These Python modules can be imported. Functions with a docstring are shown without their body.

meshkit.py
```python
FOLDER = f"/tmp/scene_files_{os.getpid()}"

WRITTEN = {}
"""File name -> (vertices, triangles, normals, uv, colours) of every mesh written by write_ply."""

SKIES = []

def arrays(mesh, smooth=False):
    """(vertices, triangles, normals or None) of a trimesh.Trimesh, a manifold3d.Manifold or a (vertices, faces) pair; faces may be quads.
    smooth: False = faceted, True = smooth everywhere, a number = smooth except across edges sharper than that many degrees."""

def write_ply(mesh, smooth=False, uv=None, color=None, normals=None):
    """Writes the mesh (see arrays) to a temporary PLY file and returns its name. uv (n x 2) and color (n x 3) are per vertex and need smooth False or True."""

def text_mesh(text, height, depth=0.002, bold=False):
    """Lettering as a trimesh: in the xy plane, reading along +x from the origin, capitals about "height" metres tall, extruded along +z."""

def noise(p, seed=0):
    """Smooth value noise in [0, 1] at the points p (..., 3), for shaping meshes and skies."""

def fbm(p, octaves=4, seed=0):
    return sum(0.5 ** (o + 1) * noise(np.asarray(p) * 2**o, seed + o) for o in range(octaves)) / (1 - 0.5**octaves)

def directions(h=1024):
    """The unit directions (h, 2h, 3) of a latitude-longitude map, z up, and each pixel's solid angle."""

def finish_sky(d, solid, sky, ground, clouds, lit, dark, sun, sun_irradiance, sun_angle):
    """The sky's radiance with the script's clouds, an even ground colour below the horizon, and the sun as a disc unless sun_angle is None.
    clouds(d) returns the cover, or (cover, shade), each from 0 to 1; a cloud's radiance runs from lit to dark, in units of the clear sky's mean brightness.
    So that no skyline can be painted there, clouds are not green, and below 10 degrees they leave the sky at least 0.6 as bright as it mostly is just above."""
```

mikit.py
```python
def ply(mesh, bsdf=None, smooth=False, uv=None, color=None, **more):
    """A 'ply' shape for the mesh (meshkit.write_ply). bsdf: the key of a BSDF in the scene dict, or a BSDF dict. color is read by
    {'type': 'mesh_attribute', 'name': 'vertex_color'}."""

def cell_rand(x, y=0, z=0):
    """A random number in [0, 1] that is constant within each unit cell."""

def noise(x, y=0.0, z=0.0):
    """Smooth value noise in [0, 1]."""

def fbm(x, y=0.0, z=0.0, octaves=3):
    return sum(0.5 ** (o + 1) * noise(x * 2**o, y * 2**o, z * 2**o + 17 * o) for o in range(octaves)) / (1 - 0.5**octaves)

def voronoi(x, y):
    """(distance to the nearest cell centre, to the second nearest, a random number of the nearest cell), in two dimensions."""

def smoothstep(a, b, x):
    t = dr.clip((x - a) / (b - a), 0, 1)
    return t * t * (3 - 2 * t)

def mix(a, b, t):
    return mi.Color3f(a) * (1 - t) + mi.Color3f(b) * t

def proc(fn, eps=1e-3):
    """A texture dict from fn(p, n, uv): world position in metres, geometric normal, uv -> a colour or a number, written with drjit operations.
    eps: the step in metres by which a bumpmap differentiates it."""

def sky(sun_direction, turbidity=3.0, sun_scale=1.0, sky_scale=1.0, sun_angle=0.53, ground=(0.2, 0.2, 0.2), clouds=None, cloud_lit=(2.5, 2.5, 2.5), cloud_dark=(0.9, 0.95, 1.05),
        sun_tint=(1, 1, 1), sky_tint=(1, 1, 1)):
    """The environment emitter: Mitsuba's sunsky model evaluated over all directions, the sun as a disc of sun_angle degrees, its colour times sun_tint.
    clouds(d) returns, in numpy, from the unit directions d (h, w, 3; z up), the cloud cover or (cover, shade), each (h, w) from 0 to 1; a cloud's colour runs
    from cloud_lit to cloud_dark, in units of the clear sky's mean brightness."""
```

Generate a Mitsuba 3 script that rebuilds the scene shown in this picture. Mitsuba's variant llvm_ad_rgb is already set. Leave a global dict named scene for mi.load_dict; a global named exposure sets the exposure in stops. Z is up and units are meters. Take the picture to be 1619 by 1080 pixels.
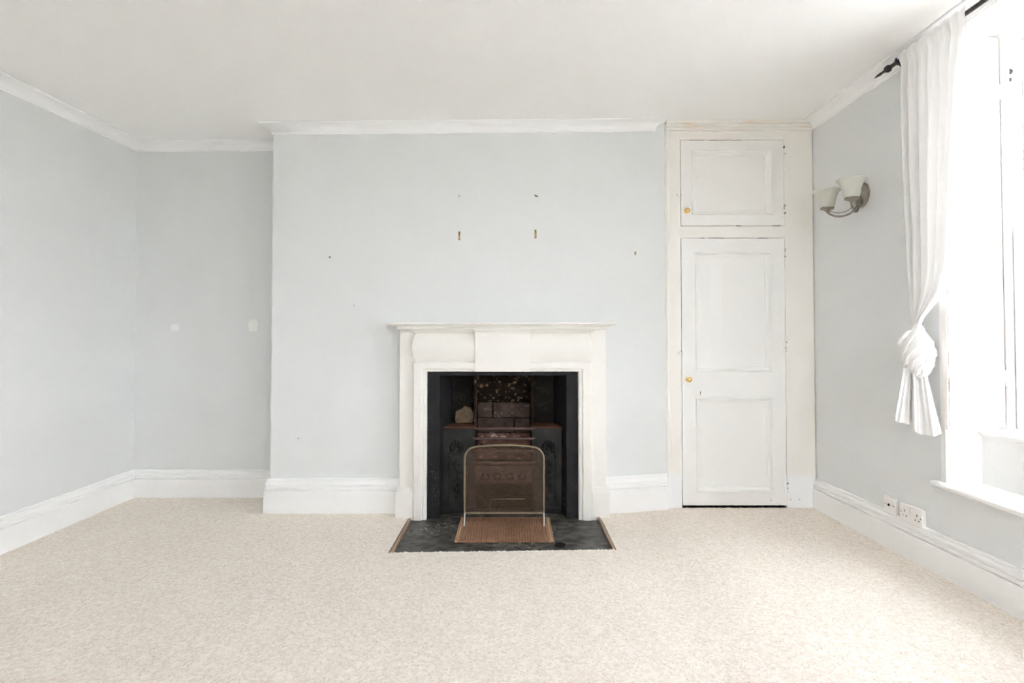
import math
import numpy as np
import trimesh
import mitsuba as mi
import drjit as dr
import mikit
import meshkit
from mikit import proc, noise, fbm, voronoi, smoothstep, mix, cell_rand
from shapely.geometry import Polygon, box as sbox

T = mi.ScalarTransform4f
scene, labels = {}, {}
rng = np.random.default_rng(7)

# ------------------------------------------------------------------ camera, sky, exposure
W, H_PX, FOCAL = 1619, 1080, 870.0
CAM_Z, PITCH = 1.11, math.radians(1.2)
exposure = 6.14
scene['camera'] = {
    'type': 'perspective', 'fov': 2 * math.degrees(math.atan(W / 2 / FOCAL)), 'fov_axis': 'x',
    'principal_point_offset_y': (540 - 512) / 1080,
    'near_clip': 0.02, 'far_clip': 500.0,
    'to_world': T().look_at(origin=[0, 0, CAM_Z], target=[0, math.cos(PITCH), CAM_Z + math.sin(PITCH)], up=[0, 0, 1]),
}
def overcast(d):
    n = meshkit.fbm(d * 2.2, 4, 3)
    return np.ones(d.shape[:2]), np.clip(0.15 + 0.35 * n, 0, 1)
scene['sky'] = mikit.sky((0.9, -0.35, 0.75), turbidity=4, sun_scale=0.0, sky_scale=1.0, ground=(0.34, 0.33, 0.31),
                         clouds=overcast, cloud_lit=(2.35, 2.445, 2.63), cloud_dark=(1.44, 1.50, 1.61))

# ------------------------------------------------------------------ helpers
def tag(key, label=None, cat=None, kind=None, group=None):
    d = labels.setdefault(key, {})
    if label: d['label'] = label
    if cat: d['category'] = cat
    if kind: d['kind'] = kind
    if group: d['group'] = group

def free(key):
    if key not in scene: return key
    i = 1
    while f'{key}_{i:03d}' in scene: i += 1
    return f'{key}_{i:03d}'

def obj(key, mesh, bsdf, smooth=False, label=None, **kw):
    key = free(key)
    scene[key] = mikit.ply(mesh, bsdf, smooth=smooth, **kw)
    if label: tag(key, label)
    return key

def cat(ms): return trimesh.util.concatenate([m for m in ms])

def mesh(v, f): 
    m = trimesh.Trimesh(np.asarray(v, float), np.asarray(f, int), process=False)
    return m

def bx(x0, x1, y0, y1, z0, z1, b=0.0):
    lo, hi = np.minimum([x0, y0, z0], [x1, y1, z1]), np.maximum([x0, y0, z0], [x1, y1, z1])
    if b <= 0:
        m = trimesh.creation.box(hi - lo); m.apply_translation((lo + hi) / 2); return m
    b = min(b, (hi - lo).min() * 0.45)
    pts = []
    for k in range(3):
        l, h = lo + b, hi - b
        l[k], h[k] = lo[k], hi[k]
        for i in range(8):
            pts.append([(l, h)[(i >> j) & 1][j] for j in range(3)])
    return trimesh.convex.convex_hull(np.array(pts))

def prism(poly, a0, a1, axis='y'):
    """A shapely polygon swept along an axis: 'y': (x,z); 'x': (y,z); 'z': (x,y)."""
    m = trimesh.creation.extrude_polygon(poly, a1 - a0, engine='earcut')
    v = np.array(m.vertices)
    if axis == 'y': v = np.stack([v[:, 0], a0 + v[:, 2], v[:, 1]], 1); m = mesh(v, m.faces[:, ::-1])
    elif axis == 'x': v = np.stack([a0 + v[:, 2], v[:, 0], v[:, 1]], 1); m = mesh(v, m.faces)
    else: v = v + [0, 0, a0]; m = mesh(v, m.faces)
    return m

def tube(pts, r, sides=10, closed=False, flat=None):
    p = np.asarray(pts, float); n = len(p)
    t = np.roll(p, -1, 0) - np.roll(p, 1, 0) if closed else np.gradient(p, axis=0)
    t /= np.linalg.norm(t, axis=1, keepdims=True) + 1e-12
    r = np.broadcast_to(r, (n,)).astype(float)
    a = np.cross(t[0], [0, 0, 1.0] if abs(t[0][2]) < 0.9 else [1.0, 0, 0]); fr = []
    for i in range(n):
        a = a - t[i] * (a @ t[i]); a /= np.linalg.norm(a); fr.append(a)
    a = np.array(fr); b = np.cross(t, a)
    ang = np.arange(sides) * 2 * np.pi / sides
    fa, fb = flat or (1, 1)
    v = p[:, None] + r[:, None, None] * (fa * np.cos(ang)[None, :, None] * a[:, None] + fb * np.sin(ang)[None, :, None] * b[:, None])
    f = []
    for i in range(n if closed else n - 1):
        j2 = (i + 1) % n
        for j in range(sides):
            k = (j + 1) % sides
            f += [[i * sides + j, i * sides + k, j2 * sides + k], [i * sides + j, j2 * sides + k, j2 * sides + j]]
    v = v.reshape(-1, 3)
    if not closed:
        v = np.vstack([v, p[:1], p[-1:]]); c0, c1 = n * sides, n * sides + 1
        for j in range(sides):
            k = (j + 1) % sides
            f += [[c0, k, j], [c1, (n - 1) * sides + j, (n - 1) * sides + k]]
    return mesh(v, f)

def lathe(prof, n=32, at=(0, 0, 0), axis=(0, 0, 1), wave=None):
    prof = np.asarray(prof, float)
    m = trimesh.creation.revolve(prof, sections=n)
    if wave: m.vertices = wave(np.array(m.vertices))
    m.apply_transform(trimesh.geometry.align_vectors([0, 0, 1], axis))
    m.apply_translation(at)
    return m

def rect_loft(x0, x1, z0, z1, prof, y, cap=True, sgn=-1):
    """Nested rectangles in the xz plane, prof = [(inset, protrusion towards -y)], closed in the middle."""
    v, f = [], []
    for ins, d in prof:
        yy = y + sgn * d
        v += [[x0 + ins, yy, z0 + ins], [x1 - ins, yy, z0 + ins], [x1 - ins, yy, z1 - ins], [x0 + ins, yy, z1 - ins]]
    for i in range(len(prof) - 1):
        a, b = 4 * i, 4 * (i + 1)
        for j in range(4):
            k = (j + 1) % 4
            f += [[a + j, a + k, b + k], [a + j, b + k, b + j]]
    if cap:
        e = 4 * (len(prof) - 1); f += [[e, e + 1, e + 2], [e, e + 2, e + 3]]
    return mesh(v, f)

def run(path, prof, zfun, side=1, ends=True, step=0.25):
    """A moulding along a path in plan, profile = [(out, z)] with mitred corners; out is to the left of travel times side. zfun(x, y) is added to z."""
    P = np.asarray(path, float); n = len(P)
    d = np.diff(P, axis=0); d /= np.linalg.norm(d, axis=1, keepdims=True)
    nrm = side * np.stack([-d[:, 1], d[:, 0]], 1)
    mit = []
    for i in range(n):
        if i == 0: mit.append(nrm[0])
        elif i == n - 1: mit.append(nrm[-1])
        else:
            m = nrm[i - 1] + nrm[i]; m /= (m @ nrm[i]); mit.append(m)
    mit = np.array(mit)
    Q, M = [P[0]], [mit[0]]
    for i in range(n - 1):
        k = max(1, int(np.linalg.norm(P[i + 1] - P[i]) / step))
        for t in np.arange(1, k + 1) / k:
            Q.append(P[i] * (1 - t) + P[i + 1] * t); M.append(nrm[i] if 0 < t < 1 else mit[i + 1])
    # straight intermediate points take the interpolation of the two mitred ends only at the ends
    v, f, m = [], [], len(prof)
    for q, mm in zip(Q, M):
        for o, z in prof:
            x, y = q + mm * o
            v.append([x, y, z + zfun(x, y)])
    for i in range(len(Q) - 1):
        for j in range(m):
            k = (j + 1) % m
            f += [[i * m + j, i * m + k, (i + 1) * m + k], [i * m + j, (i + 1) * m + k, (i + 1) * m + j]]
    if ends:
        for e, flip in ((0, 1), ((len(Q) - 1) * m, 0)):
            tv, tri = trimesh.creation.triangulate_polygon(Polygon(prof), engine='earcut')
            near = np.linalg.norm(np.asarray(tv)[:, None] - np.asarray(prof, float)[None], axis=2).argmin(1)
            f += [[e + near[a], e + near[c if flip else b], e + near[b if flip else c]] for a, b, c in tri]
    r = mesh(v, f)
    trimesh.repair.fix_normals(r)
    return r

# ------------------------------------------------------------------ room measures
BREAST_Y, ALCOVE_Y, LEFT_X = 3.48, 3.805, -2.605
BL, BR = -1.520, 0.972            # edges of the chimney breast
REAR_Y = -1.7
def rwx(y): return 1.915 + 0.019 * (3.48 - np.asarray(y))          # face of the right wall
def ss(a, b, x):
    t = np.clip((np.asarray(x, float) - a) / (b - a), 0, 1); return t * t * (3 - 2 * t)
def ceil_z(x, y):
    return 2.462 + 0.0088 * x + 0.0095 * x * (3.48 - np.maximum(y, 0.6))
def floor_z(x, y):
    return ss(0.6, 1.05, x) * (0.027 + 0.008 * np.clip(3.48 - np.asarray(y, float), 0, 1.6))
def RW(m):
    """From the right wall's own frame (x = distance outward from its face) to the room."""
    v = np.array(m.vertices); v[:, 0] += rwx(v[:, 1]); return mesh(v, m.faces)

# ------------------------------------------------------------------ materials
def C(*c): return {'type': 'rgb', 'value': list(c)}
def srgb(r, g, b):
    return [((c / 255) / 12.92 if c < 10 else ((c / 255 + 0.055) / 1.055) ** 2.4) for c in (r, g, b)]
def mat(name, tex, rough=0.6, spec=0.4, metallic=0.0, bump=None, two=True, **kw):
    b = {'type': 'principled', 'base_color': tex if isinstance(tex, dict) else C(*tex), 'roughness': rough, 'specular': spec, 'metallic': metallic, **kw}
    if bump: b = {'type': 'bumpmap', 'height': proc(bump[0], bump[2] if len(bump) > 2 else 1e-3), 'scale': bump[1], 'bsdf': b}
    scene[name] = {'type': 'twosided', 'bsdf': b} if two else b
    return name

def wall_col(p, n, uv):
    v = fbm(p.x * 1.3 + p.y * 0.7, p.z * 0.9, 3.1, 3)
    w = fbm(p.x * 9 + p.y * 9, p.z * 3, 7.0, 2)
    return mix((0.690, 0.704, 0.700), (0.705, 0.719, 0.715), v * 0.7 + w * 0.3)
mat('m_wall', proc(wall_col), 0.75, 0.3)
def ceil_col(p, n, uv):
    return mix((0.795, 0.79, 0.77), (0.81, 0.805, 0.79), fbm(p.x * 1.1, p.y * 1.1, 2.0, 3))
mat('m_ceiling', proc(ceil_col), 0.85, 0.2)
def wood_col(p, n, uv):
    v = fbm(p.x * 7, p.y * 7, p.z * 2.0, 3)
    return mix((0.815, 0.815, 0.805), (0.835, 0.835, 0.825), v)
mat('m_woodwork', proc(wood_col), 0.4, 0.5)
def surround_col(p, n, uv):
    v = fbm(p.x * 5, p.y * 5, p.z * 5, 3)
    return mix((0.745, 0.725, 0.685), (0.77, 0.752, 0.715), v)
mat('m_surround', proc(surround_col), 0.45, 0.5)
def frame_col(p, n, uv):
    v = fbm(p.x * 2.5, p.y * 2.5, p.z * 1.2, 3)
    c = mix((0.77, 0.735, 0.68), (0.80, 0.785, 0.75), v)
    patch = smoothstep(0.30, 0.20, p.z + 0.05 * noise(p.x * 20, p.z * 20))        # repainted foot of the frame
    c = mix(c, (0.80, 0.81, 0.81), patch)
    top = smoothstep(2.415, 2.43, p.z) * smoothstep(0.42, 0.6, fbm(p.x * 4, p.z * 60, 1.0, 3)) * smoothstep(1.07, 1.12, p.x)
    return mix(c, (0.76, 0.62, 0.48), top * 0.75)
mat('m_frame', proc(frame_col), 0.45, 0.5)
def door_col(p, n, uv):
    v = fbm(p.x * 3, p.y * 3, p.z * 1.5, 3)
    warm = smoothstep(1.5, 2.1, p.z)
    c = mix(mix((0.775, 0.77, 0.745), (0.77, 0.745, 0.70), warm), (0.80, 0.795, 0.775), v)
    streak = smoothstep(0.5, 0.75, fbm(p.x * 22, p.z * 1.3, 4.0, 2)) * smoothstep(0.9, 1.3, p.z) * smoothstep(1.68, 1.5, p.z)
    return mix(c, (0.82, 0.825, 0.82), streak * 0.6)
mat('m_door', proc(door_col), 0.42, 0.5)
def carpet_col(p, n, uv):
    a = noise(p.x * 210, p.y * 190, 1.0)
    b = fbm(p.x * 95, p.y * 95, 5.0, 2)
    c = fbm(p.x * 1.2, p.y * 1.2, 9.0, 3)
    col = mix((0.585, 0.52, 0.45), (0.745, 0.702, 0.65), b)
    speck = smoothstep(0.60, 0.86, a * 0.55 + 0.45 * noise(p.x * 330, p.y * 230, 8.0))
    col = mix(col, (0.42, 0.34, 0.26), speck * 0.6)
    return col * (0.95 + 0.08 * c)
mat('m_carpet', proc(carpet_col), 0.95, 0.1)
mat('m_carpet_edge', (0.76, 0.72, 0.66), 0.95, 0.1)
def slate_col(p, n, uv):
    a = fbm(p.x * 26, p.y * 32, p.z * 8, 5)
    s = smoothstep(0.60, 0.80, fbm(p.x * 110, p.y * 70, 3.0, 3)) * smoothstep(0.45, 0.7, fbm(p.x * 5, p.y * 5, 11.0, 2))
    c = mix((0.020, 0.020, 0.019), (0.095, 0.091, 0.081), smoothstep(0.12, 0.88, a))
    return mix(c, (0.36, 0.33, 0.29), s * 0.7)
mat('m_slate', proc(slate_col), 0.5, 0.5, bump=(lambda p, n, uv: fbm(p.x * 40, p.y * 40, p.z * 40, 3), 0.003))
def slip_col(p, n, uv):
    a = fbm(p.x * 18, p.y * 18, p.z * 9, 4)
    s = smoothstep(0.72, 0.9, fbm(p.x * 190 + p.y * 60, p.z * 150, 2.0, 2)) * smoothstep(0.45, 0.7, noise(p.x * 9, p.z * 7, 5.0))
    return mix(mix((0.008, 0.008, 0.009), (0.024, 0.024, 0.026), a), (0.22, 0.22, 0.22), s * 0.6)
mat('m_slip', proc(slip_col), 0.6, 0.2, bump=(lambda p, n, uv: fbm(p.x * 35, p.y * 35, p.z * 35, 3), 0.004))
def iron_col(p, n, uv):
    a = fbm(p.x * 12, p.y * 12, p.z * 7, 3)
    r = smoothstep(0.55, 0.8, fbm(p.x * 9, p.y * 9, p.z * 9 + 4.0, 3))
    return mix(mix((0.006, 0.0062, 0.0062), (0.026, 0.0265, 0.0255), smoothstep(0.2, 0.8, a)), (0.055, 0.032, 0.02), r * 0.5)
mat('m_iron', proc(iron_col), 0.42, 0.3, metallic=0.08)
def rust_col(p, n, uv):
    a = fbm(p.x * 25, p.y * 25, p.z * 25, 3)
    return mix((0.045, 0.021, 0.013), (0.14, 0.066, 0.04), a)
mat('m_rust', proc(rust_col), 0.75, 0.3)
def bar_col(p, n, uv):
    a = fbm(p.x * 30, p.y * 30, p.z * 30, 3)
    return mix((0.045, 0.026, 0.024), (0.14, 0.085, 0.075), a)
mat('m_bar', proc(bar_col), 0.6, 0.4, metallic=0.2)
def soot_col(p, n, uv):
    a = fbm(p.x * 20, p.y * 20, p.z * 20, 3)
    s = smoothstep(0.55, 0.85, fbm(p.x * 130, p.y * 60, p.z * 130, 2)) * smoothstep(0.40, 0.62, fbm(p.x * 9, p.y * 9, p.z * 9, 2))
    return mix(mix((0.005, 0.005, 0.005), (0.030, 0.026, 0.022), a), (0.16, 0.14, 0.11), s * 0.5)
mat('m_soot', proc(soot_col), 0.9, 0.1)
def flue_col(p, n, uv):
    a = fbm(p.x * 16, p.y * 16, p.z * 16, 4)
    s = smoothstep(0.58, 0.80, fbm(p.x * 48, p.y * 48, p.z * 48 + 3.0, 3))
    return mix(mix((0.006, 0.005, 0.004), (0.030, 0.020, 0.015), a), (0.42, 0.27, 0.15), s * 0.5)
mat('m_flue', proc(flue_col), 0.95, 0.08)
def brick_mat(name, lo, hi, ash):
    def col(p, n, uv):
        a = fbm(p.x * 22, p.y * 22, p.z * 22, 4)
        s = smoothstep(0.60, 0.78, fbm(p.x * 45, p.y * 30, p.z * 45 + 2.0, 3))
        return mix(mix(lo, hi, a), (0.62, 0.55, 0.50), s * ash)
    mat(name, proc(col), 0.95, 0.08)
brick_mat('m_brick_dark', (0.022, 0.016, 0.014), (0.095, 0.068, 0.055), 0.10)
brick_mat('m_brick_red', (0.075, 0.038, 0.030), (0.23, 0.125, 0.10), 0.7)
brick_mat('m_stone', (0.07, 0.05, 0.036), (0.30, 0.22, 0.15), 0.25)
mat('m_mortar', (0.030, 0.022, 0.018), 0.95, 0.1)
def brass_col(p, n, uv):
    return mix((0.17, 0.135, 0.088), (0.31, 0.255, 0.175), fbm(p.x * 30, p.y * 30, p.z * 30, 3))
mat('m_guard', proc(brass_col), 0.5, 0.5, metallic=0.55)
mat('m_mesh', (0.15, 0.10, 0.065), 0.6, 0.4, metallic=0.4)
mat('m_foot', (0.45, 0.44, 0.42), 0.45, 0.5, metallic=0.7)
mat('m_brass', (0.80, 0.56, 0.22), 0.22, 0.5, metallic=1.0)
mat('m_brass_old', (0.34, 0.24, 0.11), 0.45, 0.5, metallic=0.8)
def mat_col(p, n, uv):
    a = fbm(p.x * 6, p.y * 8, 3.0, 3); b = cell_rand(dr.floor(p.x * 66), dr.floor(p.y * 38), 3)
    edge = smoothstep(0.235, 0.26, dr.abs(p.x + 0.042))
    c = mix((0.16, 0.082, 0.050), (0.31, 0.175, 0.112), a * 0.7 + b * 0.3)
    return mix(c, (0.46, 0.30, 0.19), edge * 0.7)
mat('m_mat', proc(mat_col), 0.75, 0.25)
mat('m_stripwood', proc(lambda p, n, uv: mix((0.19, 0.12, 0.08), (0.42, 0.30, 0.21), fbm(p.x * 60, p.y * 6, p.z * 40, 3))), 0.6, 0.3)
mat('m_dark', (0.012, 0.011, 0.011), 0.9, 0.1)
mat('m_black_iron', (0.012, 0.012, 0.013), 0.45, 0.5)
mat('m_plastic', (0.80, 0.79, 0.77), 0.35, 0.5)
mat('m_filler', (0.80, 0.81, 0.78), 0.85, 0.2)
mat('m_nickel', proc(lambda p, n, uv: mix((0.20, 0.175, 0.145), (0.40, 0.365, 0.32), fbm(p.x * 50, p.y * 50, p.z * 50, 3))), 0.33, 0.5, metallic=0.85)
mat('m_chip', (0.16, 0.12, 0.09), 0.8, 0.2)
scene['m_shade'] = {'type': 'principledthin', 'base_color': C(0.83, 0.83, 0.77), 'roughness': 0.35, 'diff_trans': 0.9, 'spec_trans': 0.0, 'eta': 1.5}
scene['m_bulb'] = {'type': 'twosided', 'bsdf': {'type': 'principled', 'base_color': C(0.85, 0.72, 0.58), 'roughness': 0.3}}
scene['m_curtain'] = {'type': 'principledthin', 'base_color': C(0.82, 0.81, 0.80), 'roughness': 0.8, 'diff_trans': 0.25, 'spec_trans': 0.0, 'eta': 1.3}
scene['m_curtain_thick'] = {'type': 'principledthin', 'base_color': C(0.79, 0.785, 0.775), 'roughness': 0.8, 'diff_trans': 0.03, 'spec_trans': 0.0, 'eta': 1.3}
mat('m_shutter', proc(lambda p, n, uv: mix((0.70, 0.665, 0.635), (0.73, 0.70, 0.675), fbm(p.x * 6, p.y * 6, p.z * 3, 3))), 0.45, 0.4)
scene['m_glass'] = {'type': 'thindielectric', 'int_ior': 1.5}

# ------------------------------------------------------------------ floor (carpet) and ceiling
HX0, HX1 = -0.632, 0.541          # hearth opening in the carpet
def hearth_front(x): return 2.853 + 0.035 * (np.asarray(x) + 0.04)
def carpet():
    xs = np.unique(np.round(np.concatenate([np.arange(-2.64, 2.1, 0.0085), [HX0, HX1]]), 5))
    ys = np.concatenate([np.arange(REAR_Y - 0.05, 1.55, 0.1), np.arange(1.55, 2.853, 0.0085), [2.853], np.arange(2.862, 3.9, 0.0085)])
    X, Y = np.meshgrid(xs, ys, indexing='ij')
    Yw = Y + (hearth_front(X) - 2.853) * ((X >= HX0 - 0.02) & (X <= HX1 + 0.02)) * np.clip(1 - np.abs(Y - 2.853) / 0.3, 0, 1)
    Z = floor_z(X, Y) + rng.uniform(-0.0014, 0.0011, X.shape) + 0.0012 * (meshkit.noise(np.stack([X * 60, Y * 60, 0 * X], -1)) - 0.5)
    Z = np.where(Y > 1.5, Z, 0)
    nx, ny = X.shape
    idx = np.arange(nx * ny).reshape(nx, ny)
    cx, cy = (xs[:-1] + xs[1:]) / 2, (ys[:-1] + ys[1:]) / 2
    hole = ((cx > HX0) & (cx < HX1))[:, None] & (cy > 2.853)[None, :]
    hole |= ((cx > -0.48) & (cx < 0.40))[:, None] & (cy > 2.853)[None, :]
    a, b, c, d = idx[:-1, :-1][~hole], idx[1:, :-1][~hole], idx[1:, 1:][~hole], idx[:-1, 1:][~hole]
    f = np.vstack([np.stack([a, b, c], 1), np.stack([a, c, d], 1)])
    v = np.stack([X, Yw, Z], -1).reshape(-1, 3)
    # the cut edge of the carpet round the hearth
    ve, fe = [], []
    edge = [(HX0, 3.40), (HX0, float(hearth_front(HX0)))] + [(x, float(hearth_front(x))) for x in np.linspace(HX0, HX1, 30)[1:-1]] + [(HX1, float(hearth_front(HX1))), (HX1, 3.40)]
    for x, y in edge: ve += [[x, y, 0.0], [x, y, -0.02]]
    k = len(v)
    for i in range(len(edge) - 1): fe += [[k + 2 * i, k + 2 * i + 1, k + 2 * i + 3], [k + 2 * i, k + 2 * i + 3, k + 2 * i + 2]]
    return mesh(np.vstack([v, ve]), np.vstack([f, fe]))
obj('floor', carpet(), 'm_carpet', smooth=True)
tag('floor', 'speckled cream and beige loop pile carpet covering the whole room', 'floor', 'structure')
def tufts():
    n = 520; v, f = [], []
    for i in range(n):
        x = rng.uniform(HX0 + 0.012, HX1 - 0.012); y = float(hearth_front(x))
        p0 = np.array([x, y - 0.004, rng.uniform(-0.006, 0.001)])
        L = rng.uniform(0.006, 0.013) * (1.7 if (-0.58 < x < -0.2 and rng.random() < 0.12) else 1)
        dirn = np.array([rng.normal(0, 0.5), 1.0, rng.uniform(-0.5, 0.25)]); dirn /= np.linalg.norm(dirn)
        m = trimesh.creation.icosphere(subdivisions=0, radius=1.0)
        q = np.array(m.vertices) * [0.0035, L * 0.6, 0.003]
        q = q + p0 + dirn * L * 0.4
        f.append(np.array(m.faces) + 12 * i); v.append(q)
    return mesh(np.vstack(v), np.vstack(f))
obj('floor__cut_pile', tufts(), 'm_carpet_edge', smooth=True, label='frayed carpet tufts along the front edge of the hearth')
tag('floor__cut_pile', kind='stuff')

def ceiling_mesh():
    xs, ys = np.linspace(-2.9, 2.0, 40), np.linspace(REAR_Y - 0.2, 3.95, 40)
    X, Y = np.meshgrid(xs, ys, indexing='ij'); Z = ceil_z(X, Y)
    idx = np.arange(1600).reshape(40, 40)
    a, b, c, d = (idx[:-1, :-1].ravel(), idx[1:, :-1].ravel(), idx[1:, 1:].ravel(), idx[:-1, 1:].ravel())
    f = np.vstack([np.stack([a, c, b], 1), np.stack([a, d, c], 1)])
    low = mesh(np.stack([X, Y, Z], -1).reshape(-1, 3), f)
    return cat([low, bx(-3.0, 2.4, REAR_Y - 0.3, 4.1, 2.60, 2.70)])
obj('ceiling', ceiling_mesh(), 'm_ceiling', smooth=30)
tag('ceiling', 'plain off white plaster ceiling', 'ceiling', 'structure')

# ------------------------------------------------------------------ walls
TOP = 2.59
obj('wall_left', bx(LEFT_X - 0.2, LEFT_X, REAR_Y - 0.2, ALCOVE_Y + 0.2, -0.05, TOP), 'm_wall')
tag('wall_left', 'pale grey painted wall on the left', 'wall', 'structure')
obj('wall_back', bx(LEFT_X - 0.2, 2.35, ALCOVE_Y + 0.10, ALCOVE_Y + 0.3, -0.05, TOP), 'm_wall')
wb = prism(sbox(LEFT_X - 0.1, -0.05, BL + 0.12, TOP), ALCOVE_Y, ALCOVE_Y + 0.11)
scene['wall_back'] = mikit.ply(cat([bx(LEFT_X - 0.2, 2.35, ALCOVE_Y + 0.10, ALCOVE_Y + 0.3, -0.05, TOP), wb]), 'm_wall')
tag('wall_back', 'pale grey back wall of the alcove left of the chimney breast', 'wall', 'structure')
REARWIN = ((0.55, 1.82),)
obj('wall_rear', prism(sbox(LEFT_X - 0.2, -0.05, 2.35, TOP).difference(sbox(REARWIN[0][0], 0.446, REARWIN[0][1], 2.35)), REAR_Y - 0.36, REAR_Y), 'm_wall')
tag('wall_rear', 'pale grey wall behind the camera', 'wall', 'structure')
SX = -0.058                       # centre of the fireplace
OPW, OPZ = 0.465, 0.887           # half width and height of the fireplace opening
face = sbox(BL, -0.05, BR, TOP).difference(sbox(SX - OPW - 0.03, -0.06, SX + OPW + 0.03, OPZ + 0.03))
breast = cat([prism(face, BREAST_Y, BREAST_Y + 0.1), bx(BL, BL + 0.1, BREAST_Y + 0.1, ALCOVE_Y + 0.02, -0.05, TOP), bx(BR - 0.1, BR, BREAST_Y + 0.1, ALCOVE_Y + 0.1, -0.05, TOP)])
obj('wall_chimney_breast', breast, 'm_wall')
tag('wall_chimney_breast', 'pale grey chimney breast projecting in the middle of the far wall', 'wall', 'structure')
# small marks on the far walls
def blob(cx, cz, rx, rz, y, seed, n=22, thick=0.0012):
    r = np.random.default_rng(seed); a = np.arange(n) * 2 * np.pi / n
    k = np.sign(np.cos(a)) * np.abs(np.cos(a)) ** 0.6, np.sign(np.sin(a)) * np.abs(np.sin(a)) ** 0.6
    j = 1 + r.uniform(-0.16, 0.16, n)
    return prism(Polygon(np.stack([cx + rx * k[0] * j, cz + rz * k[1] * j], 1)), y - thick, y + 0.002)
obj('wall_back__filler_patch', blob(-2.330, 1.164, 0.030, 0.024, ALCOVE_Y, 3), 'm_filler', label='small squarish white filler patch')
obj('wall_back__filler_patch', blob(-1.793, 1.177, 0.034, 0.042, ALCOVE_Y, 8), 'm_filler', label='larger ragged white filler patch')
for i, (x, z, r) in enumerate([(-0.336, 1.995, 0.004), (0.153, 1.995, 0.006), (0.162, 1.992, 0.0045), (0.146, 1.999, 0.004), (-1.155, 1.606, 0.006), (-1.0, 1.30, 0.003), (-1.345, 0.46, 0.003)]):
    obj('wall_chimney_breast__plug_hole', lathe([(0, 0.0015), (r, 0.001), (r, -0.001), (0, -0.001)], 10, (x, BREAST_Y, z), (0, -1, 0)), 'm_chip')

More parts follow.
